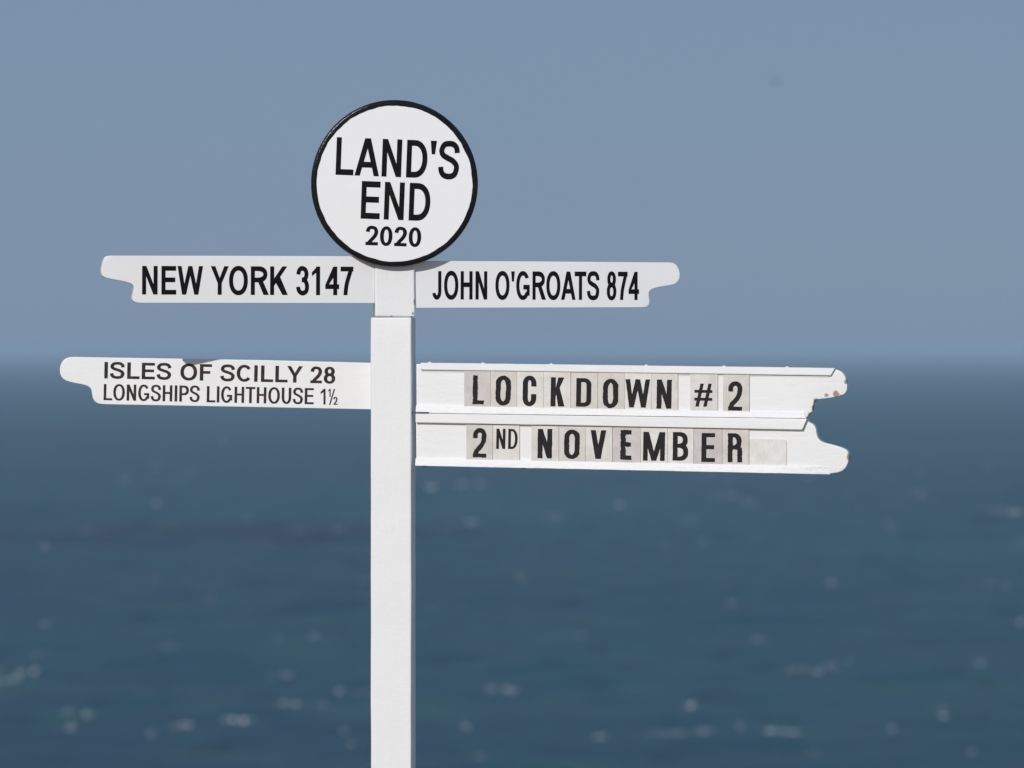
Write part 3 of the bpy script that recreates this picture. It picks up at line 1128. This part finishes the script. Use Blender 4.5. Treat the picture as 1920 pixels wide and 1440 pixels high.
# text, tile left, tile right, letters [(char, x0, x1, top, bottom)], colour, roughness of print, label
ROW1 = [
    ('L', 870.4, 919.6, [('L', 886.5, 907.8, 704, 758.2)], GREY, 2.2, 'stained grey tile with black L, first tile of the upper row'),
    ('O', 919.9, 969.0, [('O', 929, 957.9, 704, 760.6)], WARM, 1.6, 'pale tile with rough black O between the L and C tiles'),
    ('C', 969.3, 1019.0, [('C', 980, 1005.7, 704, 761.9)], PALE, .5, 'cream tile with black C in the upper row'),
    ('K', 1019.3, 1070.0, [('K', 1032.5, 1058.4, 707.2, 762.3)], PALE, .7, 'cream tile with black K in the upper row'),
    ('D', 1070.3, 1120.2, [('D', 1080.4, 1108.7, 708.8, 762.7)], WARM, .4, 'pale tile with bold black D between the K and O tiles'),
    ('O', 1120.8, 1170.6, [('O', 1130.4, 1159, 710, 765.4)], WARM, 1.8, 'pale tile with black O between the D and W tiles'),
    ('W', 1170.9, 1220.8, [('W', 1172.4, 1218.6, 710.7, 764.2)], PALE, .8, 'cream tile filled by a wide black W'),
    ('N', 1221.2, 1271.0, [('N', 1231.2, 1259.3, 711.5, 766.3)], CREAM, 1.0, 'cream tile with black N beside the W tile'),
    ('#', 1294.1, 1345.6, [('#', 1302, 1335.7, 719, 762.7)], CREAM, .4, 'pale tile with a slanted black hash sign'),
    ('2', 1355.6, 1404.8, [('2', 1365.5, 1391.6, 715.2, 770.0)], WARM, 1.2, 'tile with black 2 after the hash sign tile'),
]
ROW2 = [
    ('2', 874.3, 923.7, [('2', 886.6, 911.9, 803, 858)], WARM, 2.0, 'stained tile with ragged black 2, first of the lower row'),
    ('ND', 924.1, 974.0, [('N', 930.7, 947.8, 803.7, 842), ('D', 953, 970.7, 804.2, 842.2)], PALE, .2, 'cream tile with small thin black ND'),
    ('N', 996.5, 1047.8, [('N', 1008, 1035.2, 803.9, 859.6)], CREAM, 1.2, 'tile with heavy black N beside the gap in the lower row'),
    ('O', 1048.2, 1097.3, [('O', 1057.7, 1087, 805, 860.9)], WARM, 1.6, 'pale tile with rough black O in the lower row'),
    ('V', 1097.7, 1148.2, [('V', 1107, 1136.3, 806.3, 860.6)], PALE, .5, 'cream tile with pointed black V'),
    ('E', 1148.7, 1200.8, [('E', 1163.5, 1184.7, 806.3, 862.2)], GREY, 3.6, 'stained grey tile with badly worn ragged E'),
    ('M', 1201.2, 1251.1, [('M', 1205.8, 1246.7, 809.5, 864)], PALE, .8, 'cream tile filled by a wide black M'),
    ('B', 1251.5, 1300.3, [('B', 1261.4, 1290.6, 809.8, 864)], PALE, .8, 'cream tile with black B in the lower row'),
    ('E', 1300.8, 1353.8, [('E', 1315.2, 1340.8, 811.7, 866.5)], GREY, .4, 'grey tile with crisp square E between B and R tiles'),
    ('R', 1354.2, 1404.0, [('R', 1364.6, 1391.9, 812.2, 867)], WARM, 2.4, 'pale tile with rough black R, last of the lower row'),
]
TF = 0.0042      # tile faces stand this far before the plank


def tile(spec, t, b, seed):
    txt, xl, xr, letters, colr, rough, label = spec
    rnd = random.Random(seed)
    tilt = rnd.uniform(-.25, .25)
    pts = [LP(x, y, TF) for x, y in ((xl, b(xl)), (xr, b(xr)), (xr + tilt, t(xr)), (xl + tilt, t(xl)))]
    cx, cz = sum(p[0] for p in pts) / 4, sum(p[1] for p in pts) / 4
    poly = [(p[0] - cx, p[1] - cz) for p in pts]
    thick = .0030
    me = slab(poly, 0.0, thick, .0005, 0.0, 'tile')
    ob = link('letter_tile', me, M['tile'], None, label=label, category='letter tile', group='letter tiles slotted into the rails of the letter board')
    jig = rnd.uniform(0, .0006)
    f = TF + jig
    ob.location = let_pl.o + let_pl.u * cx + let_pl.n * f + Vector((0, 0, cz))
    ob.rotation_euler = (0, 0, let_pl.yaw)
    k = rnd.uniform(.97, 1.03)
    ob.color = (colr[0] * k, colr[1] * k, colr[2] * k, 1)
    a, bb = (math.cos(R(ROT)), math.sin(R(ROT))), (math.sin(R(ROT)), -math.cos(R(ROT)))
    for ch, x0, x1, y0, y1 in letters:
        h = (y1 - y0) * .992
        w_ = (x1 - x0) / h
        if len(letters) > 1:
            sx, sy = .135, .115
        elif ch == '#':
            sx, sy = .15, .125
        elif ch in 'MW':
            sx, sy = .165, .14
        elif ch == '2':
            sx, sy = .165, .135
        else:
            sx, sy = .172, .142
        pos, neg = glyph(ch, w_, sx, sy, True)
        if len(letters) > 1:
            pos, neg = glyph(ch, w_, sx, sy, False)

        def wear(p):
            out = []
            for x, y in densify(p, .022):
                e = Vector((x * 7, y * 7, seed * 1.7))
                e2 = Vector((x * 22, y * 22, seed * 2.3))
                out.append((x + rough * (.0075 * noise.noise(e) + .0065 * noise.noise(e2)), y + rough * (.006 * noise.noise(e + Vector((9, 9, 9))) + .005 * noise.noise(e2 + Vector((5, 5, 5))))))
            return out
        pts2, tris = fill([wear(p) for p in pos], [wear(p) for p in neg])
        px = [(x0 + v.x * h * a[0] + v.y * h * bb[0] - .4, y1 - .4 + v.x * h * a[1] + v.y * h * bb[1]) for v in pts2]

        def uv(x, y):
            u, z = LP(x, y, f)
            return u - cx, z - cz
        lo = link('letter', letter_mesh([(px, tris)], uv, 0.0, .0003), M['ink'], ob)
    return ob


for i, s_ in enumerate(ROW1):
    tile(s_, row1_t, row1_b, 11 + i)
for i, s_ in enumerate(ROW2):
    tile(s_, row2_t, row2_b, 41 + i)

# blank plate with rounded corners after the last letter
bl = [(1405.2, 873.0), (1474.8, 874.3), (1474.8, 829), (1473.8, 825.5), (1470.5, 824), (1405.2, 822.6)]
bp_ = [LP(x, y, .003) for x, y in bl]
bcx, bcz = sum(p[0] for p in bp_) / 6, sum(p[1] for p in bp_) / 6
plate = link('blank_plate', slab([(p[0] - bcx, p[1] - bcz) for p in bp_], 0.0, .002, .0004), M['tile'], None, label='blank pale plate low in the rail after the R tile', category='plate')
plate.location = let_pl.o + let_pl.u * bcx + let_pl.n * .003 + Vector((0, 0, bcz))
plate.rotation_euler = (0, 0, let_pl.yaw)
plate.color = (.76, .735, .705, 1)


# ------------------------------------------------------------------ gull far out over the water
def gull():
    m, nt, p = new_mat('gull_plumage')
    o = nd(nt, 'ShaderNodeTexCoord').outputs['Object']
    sep = nd(nt, 'ShaderNodeSeparateXYZ')
    nt.links.new(o, sep.inputs[0])
    c = mixc(nt, ramp(nt, sep.outputs[2], 0.0, 0.03).outputs[0], (0.46, 0.43, 0.39, 1), (0.15, 0.145, 0.14, 1))
    nt.links.new(c, p.inputs['Base Color'])
    p.inputs['Roughness'].default_value = .9
    d = ray(1453, 153)
    loc = CAMP + d * 370
    bm = bmesh.new()
    # body: rings from bill to tail along x
    secs = [(-.30, .006, .0), (-.26, .02, .0), (-.22, .045, .012), (-.16, .05, .012), (-.08, .075, 0), (.04, .085, -.01), (.16, .06, 0), (.24, .03, .008), (.36, .03, .012)]
    rings = []
    for x, r, z in secs:
        flat = 1.0 if x < .2 else .35
        rings.append([bm.verts.new((x, r * (1 if x < .2 else 2.0) * math.cos(t * math.pi / 4), z + r * flat * math.sin(t * math.pi / 4))) for t in range(8)])
    for a, b in zip(rings[:-1], rings[1:]):
        for i in range(8):
            bm.faces.new((a[i], a[(i + 1) % 8], b[(i + 1) % 8], b[i]))
    bm.faces.new(rings[0])
    bm.faces.new(rings[-1])
    # wings grow from the body sides: inner arm rises, outer hand bends back and droops
    for s in (-1, 1):
        st = [(-.07, .07, .03, .19, .03), (-.09, .24, .10, .18, .022), (-.10, .40, .13, .15, .016), (-.03, .56, .10, .10, .01), (.07, .70, .05, .03, .005)]
        sec = []
        for x, y, z, ch, th in st:
            sec.append([bm.verts.new((x, s * y, z)), bm.verts.new((x + ch * .4, s * y, z + th)), bm.verts.new((x + ch, s * y, z)), bm.verts.new((x + ch * .4, s * y, z - th * .5))])
        for a, b in zip(sec[:-1], sec[1:]):
            for i in range(4):
                bm.faces.new((a[i], a[(i + 1) % 4], b[(i + 1) % 4], b[i]))
        bm.faces.new(sec[0])
        bm.faces.new(sec[-1])
    g = link('gull', mesh_from_bm(bm, 'gull', True), m, None, label='small grey gull gliding far off in the sky', category='gull')
    g.location = loc
    g.rotation_euler = (R(24), R(4), R(62))


gull()
foam()
haze()
